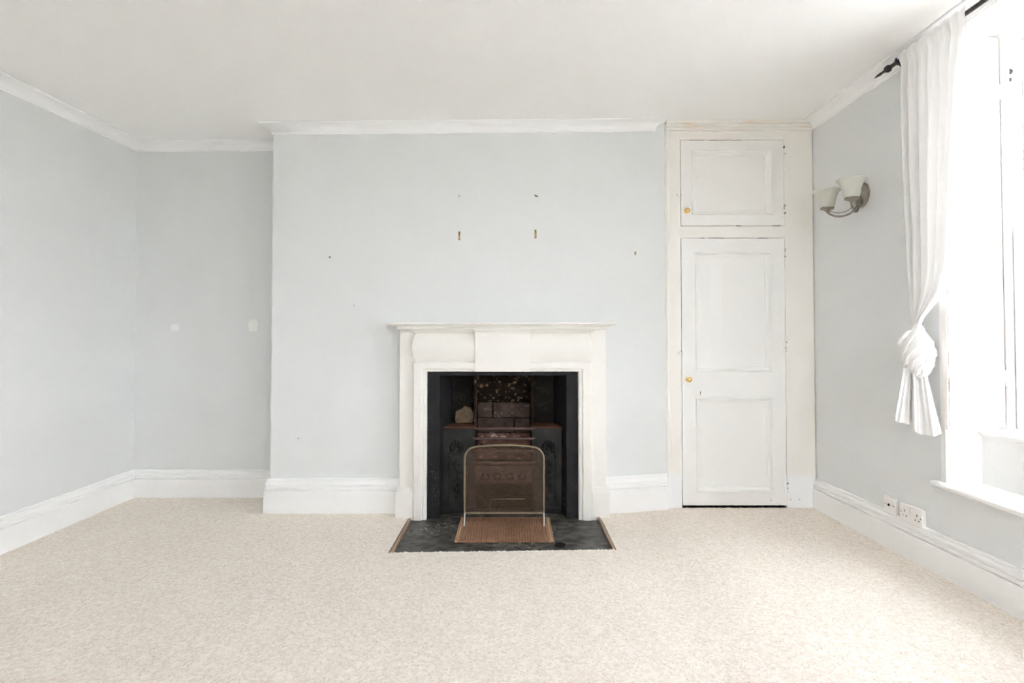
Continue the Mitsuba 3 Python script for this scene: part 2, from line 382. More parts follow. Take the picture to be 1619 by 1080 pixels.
# right wall with two window openings, in its own frame
WIN = [(1.42, 2.470), (-0.55, 0.55)]
SOFFIT, SILL = 2.468, 0.452
poly = sbox(REAR_Y - 0.1, -0.05, ALCOVE_Y + 0.2, TOP)
for a, b in WIN: poly = poly.difference(sbox(a, SILL - 0.006, b, SOFFIT))
outer = sbox(REAR_Y - 0.1, -0.05, ALCOVE_Y + 0.2, TOP)
for a, b in WIN: outer = outer.difference(sbox(a + 0.06, SILL + 0.20, b - 0.06, SOFFIT - 0.07))
wr = cat([prism(poly, 0.0, 0.36, 'x'), prism(outer, 0.36, 0.50, 'x')])
obj('wall_right', RW(wr), 'm_wall')
tag('wall_right', 'pale grey window wall on the right', 'wall', 'structure')

# ------------------------------------------------------------------ cornices (trim) and baseboards
COVE = [(0, 0.004), (0.066, 0.004), (0.066, -0.008), (0.060, -0.010)] + [(0.012 + 0.048 * (1 - math.sin(a)), -0.010 - 0.040 * (1 - math.cos(a))) for a in np.linspace(0.12, 1.57, 9)] + [(0.012, -0.052), (0.008, -0.053), (0.008, -0.062), (0, -0.062)]
obj('trim_1', run([(LEFT_X, REAR_Y), (LEFT_X, ALCOVE_Y), (BL + 0.01, ALCOVE_Y)], COVE, ceil_z, -1), 'm_woodwork', smooth=25)
tag('trim_1', 'white coved cornice along the left wall and alcove', 'cornice', 'structure')
obj('trim_2', run([(BL, ALCOVE_Y - 0.005), (BL, BREAST_Y), (0.905, BREAST_Y), (0.905, BREAST_Y + 0.03)], COVE, ceil_z, -1), 'm_woodwork', smooth=25)
tag('trim_2', 'white coved cornice across the top of the chimney breast', 'cornice', 'structure')
obj('trim_3', run([(rwx(3.478), 3.478), (rwx(REAR_Y), REAR_Y)], [(o * 1.0, z * 1.05) for o, z in COVE], ceil_z, -1), 'm_woodwork', smooth=25)
tag('trim_3', 'white coved cornice above the window wall on the right', 'cornice', 'structure')

def skirting(h, t=0.028):
    m = h * 0.69
    return [(0, -0.03), (t, -0.03), (t, m - 0.0045), (t - 0.011, m - 0.0035), (t - 0.011, m + 0.0005), (t - 0.003, m + 0.001), (t - 0.003, m + 0.017), (t - 0.010, m + 0.0178), (t - 0.010, m + 0.0212), (t - 0.005, m + 0.022), (t - 0.0055, m + 0.033), (t - 0.010, m + 0.041), (t - 0.016, h - 0.013), (t - 0.017, h - 0.010), (t - 0.013, h - 0.009), (t - 0.013, h - 0.003), (t - 0.016, h), (0, h)]
obj('baseboard_left', run([(LEFT_X, REAR_Y), (LEFT_X, ALCOVE_Y), (BL, ALCOVE_Y)], skirting(0.188, 0.022), floor_z, -1), 'm_woodwork', smooth=25)
tag('baseboard_left', 'tall white moulded skirting along the left wall and alcove', 'baseboard', 'structure')
obj('baseboard_breast', run([(BL, ALCOVE_Y - 0.03), (BL, BREAST_Y), (SX - 0.640, BREAST_Y)], skirting(0.212, 0.030), floor_z, -1), 'm_woodwork', smooth=25)
tag('baseboard_breast', 'tall white moulded skirting left of the fireplace', 'baseboard', 'structure')
obj('baseboard_breast_right', run([(SX + 0.640, BREAST_Y), (0.974, BREAST_Y)], skirting(0.222, 0.030), lambda x, y: floor_z(x, y) - 0.004, -1), 'm_woodwork', smooth=25)
tag('baseboard_breast_right', 'short white moulded skirting between fireplace and cupboard', 'baseboard', 'structure')
br = run([(rwx(3.476), 3.476), (rwx(REAR_Y), REAR_Y)], skirting(0.184, 0.026), floor_z, -1)
obj('baseboard_right', br, 'm_woodwork', smooth=25)
tag('baseboard_right', 'tall white moulded skirting below the window on the right', 'baseboard', 'structure')

# ------------------------------------------------------------------ built-in cupboard
FZ = 0.027
UX0, UX1, UZ0, UZ1 = 1.0735, 1.7265, 1.806, 2.351
LX0, LX1, LZ0, LZ1 = 1.073, 1.7255, 0.043, 1.7245
CY = 3.478
fx1 = 1.91
fp = sbox(0.985, -0.02, fx1, 2.405).difference(sbox(UX0 - .003, UZ0 - .003, UX1 + .003, UZ1 + .003)).difference(sbox(LX0 - .003, 0.0 - .05, LX1 + .003, LZ1 + .003))
obj('cupboard__frame', prism(fp, CY, CY + 0.028), 'm_frame')
obj('cupboard__edge_bead', cat([bx(0.976, 1.000, CY - 0.010, CY + 0.02, -0.02, 2.42, 0.004), bx(0.970, 0.979, CY - 0.003, CY + 0.02, -0.02, 2.45, 0.002)]), 'm_frame', label='narrow bead at the left edge of the frame')
topm = []
for z0, z1, d in ((2.398, 2.412, 0.006), (2.412, 2.432, 0.012), (2.432, 2.452, 0.018), (2.452, 2.486, 0.026)):
    topm.append(bx(0.978, fx1, CY - d, CY + 0.03, z0, z1, 0.003))
obj('cupboard__top_moulding', cat(topm), 'm_frame', label='stepped moulding stained ochre below the ceiling')
obj('cupboard__threshold', bx(LX0, LX1, CY + 0.004, CY + 0.3, 0.0, 0.030), 'm_dark')
PANEL = [(0, 0), (0.001, 0.006), (0.004, 0.0085), (0.009, 0.0085), (0.011, 0.003), (0.018, -0.005), (0.027, -0.009), (0.034, -0.0095), (0.035, -0.0155), (0.038, -0.016)]
def cup_door(key, x0, x1, z0, z1, panels):
    p = sbox(x0, z0, x1, z1)
    for a in panels: p = p.difference(sbox(a[0], a[2], a[1], a[3]))
    obj(key, prism(p, CY - 0.002, CY + 0.026), 'm_door')
    for a in panels:
        obj(key + '__panel', rect_loft(a[0], a[1], a[2], a[3], PANEL, CY - 0.002), 'm_door')
def X(px, y=3.476): return (px - 809.5) / 870 * y
cup_door('cupboard__door', UX0, UX1, UZ0, UZ1, [(1.141, 1.651, 1.873, 2.287)])
cup_door('cupboard__door_001', LX0, LX1, LZ0, LZ1, [(1.158, 1.640, 0.880, 1.637), (1.158, 1.642, 0.122, 0.720)])
def knob(key, x, z):
    prof = [(0, 0.034), (0.006, 0.0335), (0.012, 0.031), (0.0155, 0.026), (0.0155, 0.022), (0.012, 0.017), (0.007, 0.013), (0.006, 0.006), (0.013, 0.004), (0.0165, 0.0025), (0.0165, -0.001), (0, -0.001)]
    obj(key, lathe(prof, 24, (x, CY - 0.002, z), (0, -1, 0)), 'm_brass', smooth=40, label='small round brass knob')
knob('cupboard__door__knob', 1.108, 1.898)
knob('cupboard__door_001__knob', 1.112, 0.832)
def stuff(k):
    tag(k, kind='stuff'); return k
def hinge(key, x, z, h=0.075):
    ms = [tube([(x, CY - 0.005, z - h / 2), (x, CY - 0.005, z + h / 2)], 0.0045, 8)]
    ms += [bx(x - 0.018, x - 0.003, CY - 0.004, CY + 0.002, z - h / 2, z + h / 2, 0.001), bx(x + 0.003, x + 0.018, CY - 0.0025, CY + 0.002, z - h / 2, z + h / 2, 0.001)]
    obj(key, cat(ms), 'm_frame')
    chips = [bx(x - 0.003 + rng.uniform(-.004, .004), x + 0.004 + rng.uniform(-.004, .004), CY - 0.011, CY - 0.002, z + q, z + q + rng.uniform(0.004, 0.012), 0.001) for q in rng.uniform(-h / 2, h / 2 - 0.012, 3)]
    stuff(obj(key.rpartition('__')[0] + '__hinge_chip', cat(chips), 'm_chip'))
for z in (2.30, 1.90): hinge('cupboard__door__hinge', UX1 + 0.002, z, 0.09)
for z in (1.62, 1.03, 0.17): hinge('cupboard__door_001__hinge', LX1 + 0.002, z, 0.09)
# turn buttons on the left stile
def button(z, dark):
    c = trimesh.creation.icosphere(subdivisions=2, radius=1.0); c.apply_scale([0.017, 0.005, 0.013]); c.apply_transform(trimesh.transformations.rotation_matrix(0.5, [0, 1, 0])); c.apply_translation((1.057, CY - 0.003, z))
    obj('cupboard__catch', c, 'm_frame', smooth=True, label='small painted oval turn catch')
    stuff(obj('cupboard__catch_chip', cat([bx(1.066 + dx, 1.071 + dx, CY - 0.008, CY, z + dz, z + dz + s, 0.001) for dx, dz, s in ((0.003, -0.01, 0.008), (0.0, 0.008, 0.006), (-0.012, 0.004, 0.004))[:3 if dark else 1]]), 'm_chip'))
button(2.005, False); button(0.997, True)
# wear: dark paint losses in the joints
wear = [bx(UX0 + .02 + u, UX0 + .02 + u + w, CY - 0.0026, CY + 0.004, z - 0.002, z + 0.002) for u, w, z in ((0.04, 0.09, UZ1 + .001), (0.16, 0.20, UZ1 + .001), (0.33, 0.03, UZ0 - .001), (0.56, 0.05, UZ0 - .001), (0.10, 0.03, LZ1 + .002), (0.15, 0.10, LZ1 + .002), (0.47, 0.06, LZ1 + .002))]
stuff(obj('cupboard__paint_loss', cat(wear), 'm_chip'))
stuff(obj('cupboard__mark', cat([bx(1.185, 1.189, CY - 0.003, CY, 0.735, 0.756), bx(1.622, 1.628, CY - 0.003, CY, 0.072, 0.078), bx(1.80, 1.806, CY - 0.001, CY + .002, 0.075, 0.081), bx(1.748, 1.753, CY - 0.001, CY + .002, 0.075, 0.080), bx(1.018, 1.022, CY - 0.001, CY + .002, 0.065, 0.069)]), 'm_chip'))
tag('cupboard', 'built-in white cupboard with small upper and tall lower door right of the chimney breast', 'cupboard')

# ------------------------------------------------------------------ fireplace surround
SY = 3.395                        # backboard face
HZ = -0.014                       # hearth surface
def srd(key, m, smooth=False, label=None, b='m_surround'): return obj('fireplace_surround__' + key, m, b, smooth, label)
xL, xR = SX - 0.635, SX + 0.635
iL, iR = SX - 0.543, SX + 0.543   # inner edge of pilasters
for a, b in ((xL, iL), (iR, xR)):
    srd('pilaster', bx(a, b, SY, BREAST_Y, HZ, 1.150, 0.002))
for sgn, a, b in ((-1, xL - 0.018, iL - 0.002), (1, iR + 0.002, xR + 0.018)):
    v = []
    out, inn = (a, b) if sgn < 0 else (b, a)
    P = [(SY - 0.028, HZ, 0), (SY - 0.028, 0.155, 0), (SY - 0.006, 0.180, 0.016)]
    m = trimesh.convex.convex_hull(np.array([[out - sgn * ins, y, z] for y, z, ins in P] + [[inn, y, z] for y, z, ins in P] + [[out - sgn * ins, BREAST_Y, z] for y, z, ins in P] + [[inn, BREAST_Y, z] for y, z, ins in P]))
    srd('plinth', m)
ARCH = [(0.078, -0.005), (0.078, 0.030), (0.074, 0.033), (0.030, 0.033), (0.024, 0.030), (0.022, 0.020), (0.012, 0.022), (0.006, 0.021), (0.0, 0.016), (0.0, -0.06)]
def arch_loft():
    v, f, n = [], [], 4
    for o, d in ARCH:
        y = SY - d
        v += [[SX - OPW - o, y, HZ], [SX - OPW - o, y, OPZ + o * 0.72], [SX + OPW + o, y, OPZ + o * 0.72], [SX + OPW + o, y, HZ]]
    for i in range(len(ARCH) - 1):
        for j in range(3):
            a, b = 4 * i + j, 4 * (i + 1) + j
            f += [[a, a + 1, b + 1], [a, b + 1, b]]
    return mesh(v, f)
srd('architrave', arch_loft(), 20)
srd('backboard', bx(iL - 0.005, iR + 0.005, SY + 0.004, BREAST_Y, OPZ + 0.01, 1.150))
FR = [(0.042, 1.150), (0.040, 1.143), (0.030, 1.136), (0.014, 1.128), (0.008, 1.120)] + [(0.008 + 0.020 * math.sin(t) ** 0.8, 1.120 - 0.172 * t / math.pi) for t in np.linspace(0.15, math.pi - 0.15, 14)] + [(0.007, 0.946), (0.010, 0.942), (0.0, 0.940)]
def frieze(x0, x1, l, rr):
    v, f = [], []
    for d, z in FR: v += [[x0 - d * l, SY + 0.004 - d * 1.35, z], [x1 + d * rr, SY + 0.004 - d * 1.35, z], [x0, SY + 0.01, z], [x1, SY + 0.01, z]]
    for i in range(len(FR) - 1):
        a, b = 4 * i, 4 * (i + 1)
        f += [[a, a + 1, b + 1], [a, b + 1, b], [a + 2, a, b], [a + 2, b, b + 2], [a + 1, a + 3, b + 3], [a + 1, b + 3, b + 1]]
    return mesh(v, f)
TXL, TXR = SX - 0.166, SX + 0.166
srd('frieze', frieze(iL + 0.018, TXL + 0.005, 1, 0), 30)
srd('frieze', frieze(TXR - 0.005, iR - 0.018, 0, 1), 30)
TB = [(0.062, 1.150), (0.060, 1.143), (0.051, 1.136), (0.045, 1.128), (0.042, 1.118), (0.042, 0.888), (-0.01, 0.888)]
def tablet():
    v, f = [], []
    for d, z in TB:
        e = max(d - 0.042, 0)
        v += [[TXL - e, SY - d, z], [TXR + e, SY - d, z], [TXL - e, SY + 0.01, z], [TXR + e, SY + 0.01, z]]
    for i in range(len(TB) - 1):
        a, b = 4 * i, 4 * (i + 1)
        f += [[a, a + 1, b + 1], [a, b + 1, b], [a + 2, a, b], [a + 2, b, b + 2], [a + 1, a + 3, b + 3], [a + 1, b + 3, b + 1]]
    return mesh(v, f)
srd('tablet', tablet(), label='plain flat centre tablet')
# shelf: moulded bed and a thin slab
def shelf():
    prof = [(0.062, 1.148), (0.066, 1.153), (0.066, 1.157), (0.085, 1.163), (0.092, 1.166), (0.092, 1.170), (0.100, 1.172), (0.112, 1.175), (0.116, 1.179), (0.116, 1.184), (0.112, 1.187)]
    v, f = [], []
    for d, z in prof:
        o = (d - 0.062)
        v += [[xL - o * 1.08 + 0.002, SY - d, z], [xR + o * 1.08 - 0.002, SY - d, z], [xR + o * 1.08 - 0.002, BREAST_Y, z], [xL - o * 1.08 + 0.002, BREAST_Y, z]]
    for i in range(len(prof) - 1):
        a, b = 4 * i, 4 * (i + 1)
        for j in range(4):
            k = (j + 1) % 4
            f += [[a + j, a + k, b + k], [a + j, b + k, b + j]]
    e = 4 * (len(prof) - 1)
    f += [[e, e + 1, e + 2], [e, e + 2, e + 3], [0, 2, 1], [0, 3, 2]]
    return mesh(v, f)
srd('shelf', shelf(), 15)
srd('slip', prism(sbox(SX - OPW - 0.02, HZ, -0.447, OPZ + 0.02), 3.405, 3.46), label='left black stone slip', b='m_slip')
srd('slip', prism(sbox(0.336, HZ, SX + OPW + 0.02, OPZ + 0.02), 3.405, 3.46), label='right black stone slip', b='m_slip')
srd('slip', prism(sbox(-0.447, 0.862, 0.336, OPZ + 0.02), 3.407, 3.46), label='black stone slip across the top', b='m_slip')
tag('fireplace_surround', 'cream painted wooden fireplace surround with shelf, cushion frieze and plain centre tablet', 'fireplace')

# ------------------------------------------------------------------ firebox: cheeks, back and bricks
FL0, FR0, FLB, FRB = -0.447, 0.336, -0.392, 0.272
FBY = 3.69
CLX, CRX = -0.232, 0.126          # the throat in the middle
def quadbox(a, b, t, z0, z1):
    (x0, y0), (x1, y1) = a, b
    d = np.array([x1 - x0, y1 - y0]); n = np.array([-d[1], d[0]]) / np.linalg.norm(d) * t
    return prism(Polygon([(x0, y0), (x1, y1), (x1 + n[0], y1 + n[1]), (x0 + n[0], y0 + n[1])]), z0, z1, 'z')
side_cheeks = [quadbox((FL0, 3.44), (FLB, FBY + 0.02), 0.03, HZ, 0.93), quadbox((FR0, 3.44), (FRB, FBY + 0.02), -0.03, HZ, 0.93)]
fb = [bx(FLB - 0.03, CLX, FBY, FBY + 0.03, HZ, 0.93), bx(CRX, FRB + 0.03, FBY, FBY + 0.03, HZ, 0.93)]
fb += [bx(CLX - 0.02, CRX + 0.02, 3.83, 3.86, HZ, 0.98), bx(FL0 - 0.05, FR0 + 0.05, 3.42, 3.86, 0.94, 0.98)]
obj('wall_firebox', cat(fb), 'm_soot')
tag('wall_firebox', 'sooty black lining of the fireplace recess', 'wall', 'structure')
for m in side_cheeks: obj('wall_firebox__side_cheek', m, 'm_slip')
cheek = bx(CLX - 0.013, CLX, 3.56, 3.85, 0.535, 0.93)
obj('wall_firebox__cheek', cheek, 'm_flue'); obj('wall_firebox__cheek', bx(CRX, CRX + 0.013, 3.56, 3.85, 0.535, 0.93), 'm_flue')
def rough(m, amp, fr, seed, sub=0.02):
    m = m.subdivide_to_size(sub); m.merge_vertices()
    v = np.array(m.vertices); n = np.array(m.vertex_normals)
    d = meshkit.fbm(v * fr + seed, 3, seed) - 0.5
    return mesh(v + n * (d * amp)[:, None], m.faces)
obj('wall_firebox__rubble', rough(bx(CLX + 0.002, CRX - 0.002, 3.735, 3.80, 0.66, 0.935), 0.05, 22, 4, 0.012), 'm_flue', smooth=50, label='rough tarry masonry above the bricks')
obj('wall_firebox__mortar', bx(CLX + 0.002, CRX - 0.002, 3.665, 3.72, 0.02, 0.664), 'm_mortar')
BW = CRX - CLX
rows = [(0.566, 0.664, [0, 0.29, 1], 'm_brick_dark'), (0.468, 0.561, [0, 0.685, 1], 'm_brick_dark'), (0.370, 0.463, [0, 0.62, 1], 'm_brick_red'), (0.272, 0.365, [0, 0.4, 1], 'm_brick_red'), (0.174, 0.267, [0, 0.65, 1], 'm_brick_dark')]
for k, (z0, z1, cuts, bm) in enumerate(rows):
    for a, b in zip(cuts[:-1], cuts[1:]):
        x0, x1 = CLX + 0.003 + BW * a, CLX - 0.003 + BW * b
        yy = 3.645 + rng.uniform(-0.006, 0.006)
        m = rough(bx(x0, x1, yy, 3.70, z0, z1, 0.006), 0.014, 30, 11 + k, 0.022)
        obj('wall_firebox__brick', m, bm, smooth=40)
# ash and fallen mortar heap in the basket
def heap():
    n = 26; xs = np.linspace(CLX + 0.01, CRX - 0.01, n); ys = np.linspace(3.53, 3.66, 12)
    Xg, Yg = np.meshgrid(xs, ys, indexing='ij')
    Z = 0.40 + 0.05 * (Yg - 3.53) / 0.13 + 0.05 * (meshkit.fbm(np.stack([Xg * 30, Yg * 30, 0 * Xg], -1), 3, 5) - 0.4)
    idx = np.arange(n * 12).reshape(n, 12)
    a, b, c, d = idx[:-1, :-1].ravel(), idx[1:, :-1].ravel(), idx[1:, 1:].ravel(), idx[:-1, 1:].ravel()
    return mesh(np.stack([Xg, Yg, Z], -1).reshape(-1, 3), np.vstack([np.stack([a, b, c], 1), np.stack([a, c, d], 1)]))
obj('ash_heap', heap(), 'm_brick_red', smooth=True)
tag('ash_heap', 'pinkish ash and crumbled brick lying in the grate basket', 'ash', 'stuff')
st = Polygon([(-0.375, 0.532), (-0.258, 0.532), (-0.255, 0.595), (-0.275, 0.628), (-0.315, 0.640), (-0.335, 0.622), (-0.372, 0.607)])
st = st.buffer(-0.014).buffer(0.014)
obj('loose_stone', rough(prism(st, 3.645, 3.688), 0.010, 30, 2, 0.02), 'm_stone', smooth=40)
tag('loose_stone', 'pale tan broken stone leaning on the left hob of the grate', 'stone')

# ------------------------------------------------------------------ hob grate
GY = 3.50
GL, GR, ML, MR = -0.4405, 0.318, -0.231, 0.125
HOB = 0.527
for a, b in ((GL, ML), (MR, GR)):
    k = obj('hob_grate__hob', bx(a, b, GY, FBY - 0.005, HZ, HOB - 0.006, 0.003), 'm_iron', label='cast iron hob panel')
    s = obj(k + '__hob_plate', bx(a - 0.004, b + 0.003, GY - 0.006, FBY - 0.003, HOB - 0.006, HOB + 0.002, 0.002), 'm_rust', label='rusty brown hob top')
    obj(k + '__kerb', bx(a, b, GY - 0.010, GY + 0.01, 0.005, 0.030, 0.004), 'm_iron')
    mir = 1 if a == GL else -1
    cx = a + 0.089 if mir == 1 else b - 0.089
    def ell(x, z, rx, rz, rot, d=0.006, yy=GY - 0.001):
        m = trimesh.creation.icosphere(subdivisions=1, radius=1.0); m.apply_scale([rx, d, rz])
        m.apply_transform(trimesh.transformations.rotation_matrix(rot, [0, 1, 0])); m.apply_translation((x, yy, z)); return m
    fan = []
    fz = 0.398
    for i in range(11):
        t = math.radians(-105 + 21 * i); L = 0.052 - 0.012 * abs(i - 5) / 5
        fan.append(ell(cx + math.sin(t) * (L * 0.72), fz + math.cos(t) * (L * 0.72) - 0.008, 0.0074, L * 0.42, t, 0.012))
    fan.append(ell(cx, fz - 0.008, 0.013, 0.011, 0, 0.012))
    obj(k + '__palmette', cat(fan), 'm_iron', smooth=True, label='fan shaped cast palmette')
    sc = []
    for s2 in (-1, 1):
        sp = [(cx + s2 * (0.014 + 0.026 * (i / 18) + 0.012 * math.sin(i * 0.55) * (i / 18)), GY - 0.003, fz - 0.032 + 0.012 * math.cos(i * 0.55) * (0.4 + 0.6 * i / 18)) for i in range(19)]
        sc.append(tube(sp, 0.0042, 6))
    sc.append(ell(cx, fz - 0.036, 0.008, 0.014, 0, 0.008))
    obj(k + '__scroll', cat(sc), 'm_iron', smooth=True)
    lf = []
    for j in range(5):
        z = 0.300 - 0.043 * j
        w = [0.6, 1.0, 1.1, 0.9, 0.55][j]
        for s2 in (-1, 1):
            lf.append(ell(cx + s2 * 0.017 * w, z, 0.0065, 0.020 * w + 0.004, s2 * 0.75, 0.008))
            lf.append(ell(cx + s2 * 0.026 * w, z - 0.016, 0.005, 0.015 * w + 0.003, s2 * 1.05, 0.007))
        lf.append(ell(cx, z + 0.008, 0.007, 0.019, 0, 0.010))
    lf.append(ell(cx, 0.085, 0.009, 0.012, 0, 0.008))
    obj(k + '__leaf_drop', cat(lf), 'm_iron', smooth=True, label='cast drop of acanthus leaves')
    ex = cx - mir * 0.046
    ln = [tube([(ex, GY - 0.002, 0.345), (ex, GY - 0.002, 0.10)], 0.003, 6), ell(ex, 0.345, 0.010, 0.010, 0, 0.007), ell(ex, 0.093, 0.010, 0.016, 0.3, 0.008), ell(ex - 0.004, 0.070, 0.008, 0.010, 0, 0.007), tube([(ex, GY - 0.002, 0.07), (ex, GY - 0.002, 0.03)], 0.0025, 6)]
    obj(k + '__reed', cat(ln), 'm_iron', smooth=True)
    # raised fillet round the panel
    fil = [bx(a, a + 0.006, GY - 0.005, GY + 0.002, 0.03, HOB - 0.01, 0.002), bx(b - 0.006, b, GY - 0.005, GY + 0.002, 0.03, HOB - 0.01, 0.002)]
    obj(k + '__fillet', cat(fil), 'm_iron')
for z, bow in ((0.524, 0.030), (0.462, 0.034), (0.385, 0.034), (0.310, 0.030)):
    t = np.linspace(0, 1, 24)
    xs = ML - 0.016 + (MR - ML + 0.032) * t
    ys = GY - 0.004 - bow * np.clip(np.minimum(t, 1 - t) / 0.06, 0, 1) ** 0.5
    obj('hob_grate__bar', tube(np.stack([xs, ys, 0 * t + z], 1), 0.0095, 8), 'm_bar', smooth=40, label='rusty rounded front bar')
obj('hob_grate__lower_rail', bx(ML - 0.005, MR + 0.005, GY - 0.03, GY - 0.006, 0.262, 0.290, 0.003), 'm_bar')
for x in (ML + 0.04, (ML + MR) / 2, MR - 0.04):
    obj('hob_grate__rivet', lathe([(0, 0.008), (0.005, 0.0065), (0.009, 0.003), (0.0095, 0), (0, 0)], 12, (x, GY - 0.03, 0.276), (0, -1, 0)), 'm_bar', smooth=True)
from shapely.geometry import Point
ap = sbox(ML, 0.175, MR, 0.258)
for i in range(9): ap = ap.difference(Point(ML + (MR - ML) * (i + 0.5) / 9, 0.172).buffer(0.010))
holes = [ML + 0.062 + i * 0.0775 for i in range(4)]
for x in holes: ap = ap.difference(Point(x, 0.217).buffer(0.0275))
obj('hob_grate__ash_front', prism(ap, GY - 0.014, GY - 0.002), 'm_bar', label='brown ash pit plate pierced by four round holes')
for x in holes:
    obj('hob_grate__ash_front__boss', lathe([(0, 0.012), (0.008, 0.010), (0.014, 0.004), (0.015, 0), (0, 0)], 16, (x, GY - 0.006, 0.217), (0, -1, 0)), 'm_bar', smooth=True)
    obj('hob_grate__ash_front__spoke', cat([bx(x - 0.002, x + 0.002, GY - 0.012, GY - 0.004, 0.188, 0.246), bx(x - 0.029, x + 0.029, GY - 0.011, GY - 0.005, 0.2155, 0.2185)]), 'm_bar')
obj('hob_grate__basket_back', bx(ML, MR, GY + 0.10, GY + 0.12, HZ, 0.30), 'm_soot')
obj('hob_grate__ash_rim', cat([tube([(-0.138, GY - 0.03, HZ + 0.004), (-0.138, GY - 0.03, 0.082), (0.082, GY - 0.03, 0.084)], 0.0032, 8)]), 'm_guard', smooth=40, label='thin brass wire rim of the ash opening')
tag('hob_grate', 'black cast iron hob grate with palmette ornaments and rusty hob tops inside the fireplace', 'fire grate')

# ------------------------------------------------------------------ hearth, strips, mat, guard
hp = Polygon([(HX0 + 0.001, float(hearth_front(HX0)) - 0.003), (HX1 - 0.001, float(hearth_front(HX1)) - 0.003), (HX1 - 0.001, 3.40), (0.44, 3.40), (0.36, 3.85), (-0.47, 3.85), (-0.55, 3.40), (HX0 + 0.001, 3.40)])
obj('hearth__slab', rough(prism(hp, -0.06, HZ - 0.001, 'z'), 0.0, 5, 1, 0.2), 'm_slate')
for x0, x1, yb in ((HX0 + 0.010, HX0 + 0.021, 3.352), (HX1 - 0.020, HX1 - 0.008, 3.405)):
    y0 = float(hearth_front(x0))
    obj('floor__edging_strip', bx(x0, x1, y0, yb, HZ - 0.001, 0.006, 0.002), 'm_stripwood', label='narrow worn wooden edging strip')
obj('hearth__scorch', trimesh.convex.convex_hull(np.array([[0.258 + 0.030 * math.cos(t), 2.975 + 0.036 * math.sin(t), z] for t in np.linspace(0, 2 * math.pi, 29)[:-1] for z in (HZ - 0.001, HZ + 0.0012)])), 'm_dark', label='black oval scorch spot')
tag('hearth', 'dark grey slate hearth slab set in the carpet in front of the fireplace', 'hearth')

MX0, MX1, MY0, MY1, MT = -0.312, 0.229, 3.005, 3.40, 0.009
def perforated():
    pitch, per, hw, hl = (MX1 - MX0) / 36, 0.0245, 0.0037, 0.0078
    ext = [(MX0, MY1), (MX0, MY0)]
    for c in range(1, 36, 2):
        x = MX0 + pitch * (c + 0.5)
        if rng.random() < 0.75: ext += [(x - hw, MY0), (x - hw, MY0 + 0.011), (x + hw, MY0 + 0.011), (x + hw, MY0)]
    ext += [(MX1, MY0), (MX1, MY1)]
    holes = []
    for c in range(36):
        x = MX0 + pitch * (c + 0.5)
        y = MY0 + (per * 0.75 if c % 2 == 0 else per * 1.25)
        while y + hl < MY1 - 0.006:
            w, l = hw * rng.uniform(0.85, 1.1), hl * rng.uniform(0.85, 1.1)
            holes.append([(x - w, y - l), (x - w, y + l), (x + w, y + l), (x + w, y - l)])
            y += per
    return prism(Polygon(ext, holes), HZ + 0.001, HZ + MT, 'z')
obj('fireside_mat__sheet', perforated(), 'm_mat')
obj('fireside_mat__backing', bx(MX0 + 0.004, MX1 - 0.004, MY0 + 0.014, MY1 - 0.004, HZ + 0.0004, HZ + 0.0012), 'm_dark', label='black backing seen through the slots')
tag('fireside_mat', 'reddish brown perforated mat with rows of dark slots lying on the hearth', 'mat')

# guard: arched brass frame with wire mesh
GDY, GX0, GX1 = 3.262, SX + 0.058 - 0.279, SX + 0.058 + 0.187
MATZ = HZ + MT
gz0, gzs, gzt = 0.064, 0.372, 0.462
def guard_outline(ins=0.0, n=15):
    x0, x1 = GX0 + ins, GX1 - ins
    cx, w = (x0 + x1) / 2, (x1 - x0) / 2
    rad, crown = 0.058 - ins, 0.020
    def top(x): return gzt - ins - crown * ((x - cx) / w) ** 2
    pts = [(x0, gz0)]
    for t in np.linspace(0, math.pi / 2, 9):
        x = x0 + rad * (1 - math.cos(t)); pts.append((x, top(x) - rad * (1 - math.sin(t))))
    for x in np.linspace(x0 + rad, cx, n)[1:]: pts.append((x, top(x)))
    left = pts
    return left + [(2 * cx - x, z) for x, z in left[::-1][1:]]
ol = guard_outline()
obj('fire_guard__frame', tube([(x, GDY, z) for x, z in ol], 0.0064, 10), 'm_guard', smooth=50, label='arched dull brass rod frame')
obj('fire_guard__bottom_rail', bx(GX0, GX1, GDY - 0.003, GDY + 0.003, gz0 - 0.006, gz0 + 0.006, 0.0015), 'm_guard')
gp = Polygon(guard_outline(0.003))
from shapely.geometry import LineString
def wires():
    v, f = [], []
    r = 0.00031
    def bar(x0, z0, x1, z1):
        k = len(v); hx, hz = (r, 0) if x0 == x1 else (0, r)
        for (x, z) in ((x0, z0), (x1, z1)):
            v.extend([[x - hx, GDY, z - hz], [x, GDY - r, z], [x + hx, GDY, z + hz], [x, GDY + r, z]])
        for j in range(4):
            q = (j + 1) % 4; f.extend([[k + j, k + q, k + 4 + q], [k + j, k + 4 + q, k + 4 + j]])
    step = 0.0030
    for x in np.arange(GX0 + 0.004, GX1 - 0.002, step):
        g = gp.intersection(LineString([(x, 0), (x, 1)]))
        if not g.is_empty: c = np.array(g.coords); bar(x, c[0][1], x, c[-1][1])
    for z in np.arange(gz0 + 0.004, gzt - 0.004, step):
        g = gp.intersection(LineString([(-1, z), (1, z)]))
        if not g.is_empty: c = np.array(g.coords); bar(c[0][0], z, c[-1][0], z)
    return mesh(v, f)
obj('fire_guard__wire_mesh', wires(), 'm_mesh', label='fine brown wire gauze'); tag('fire_guard__wire_mesh', kind='stuff')
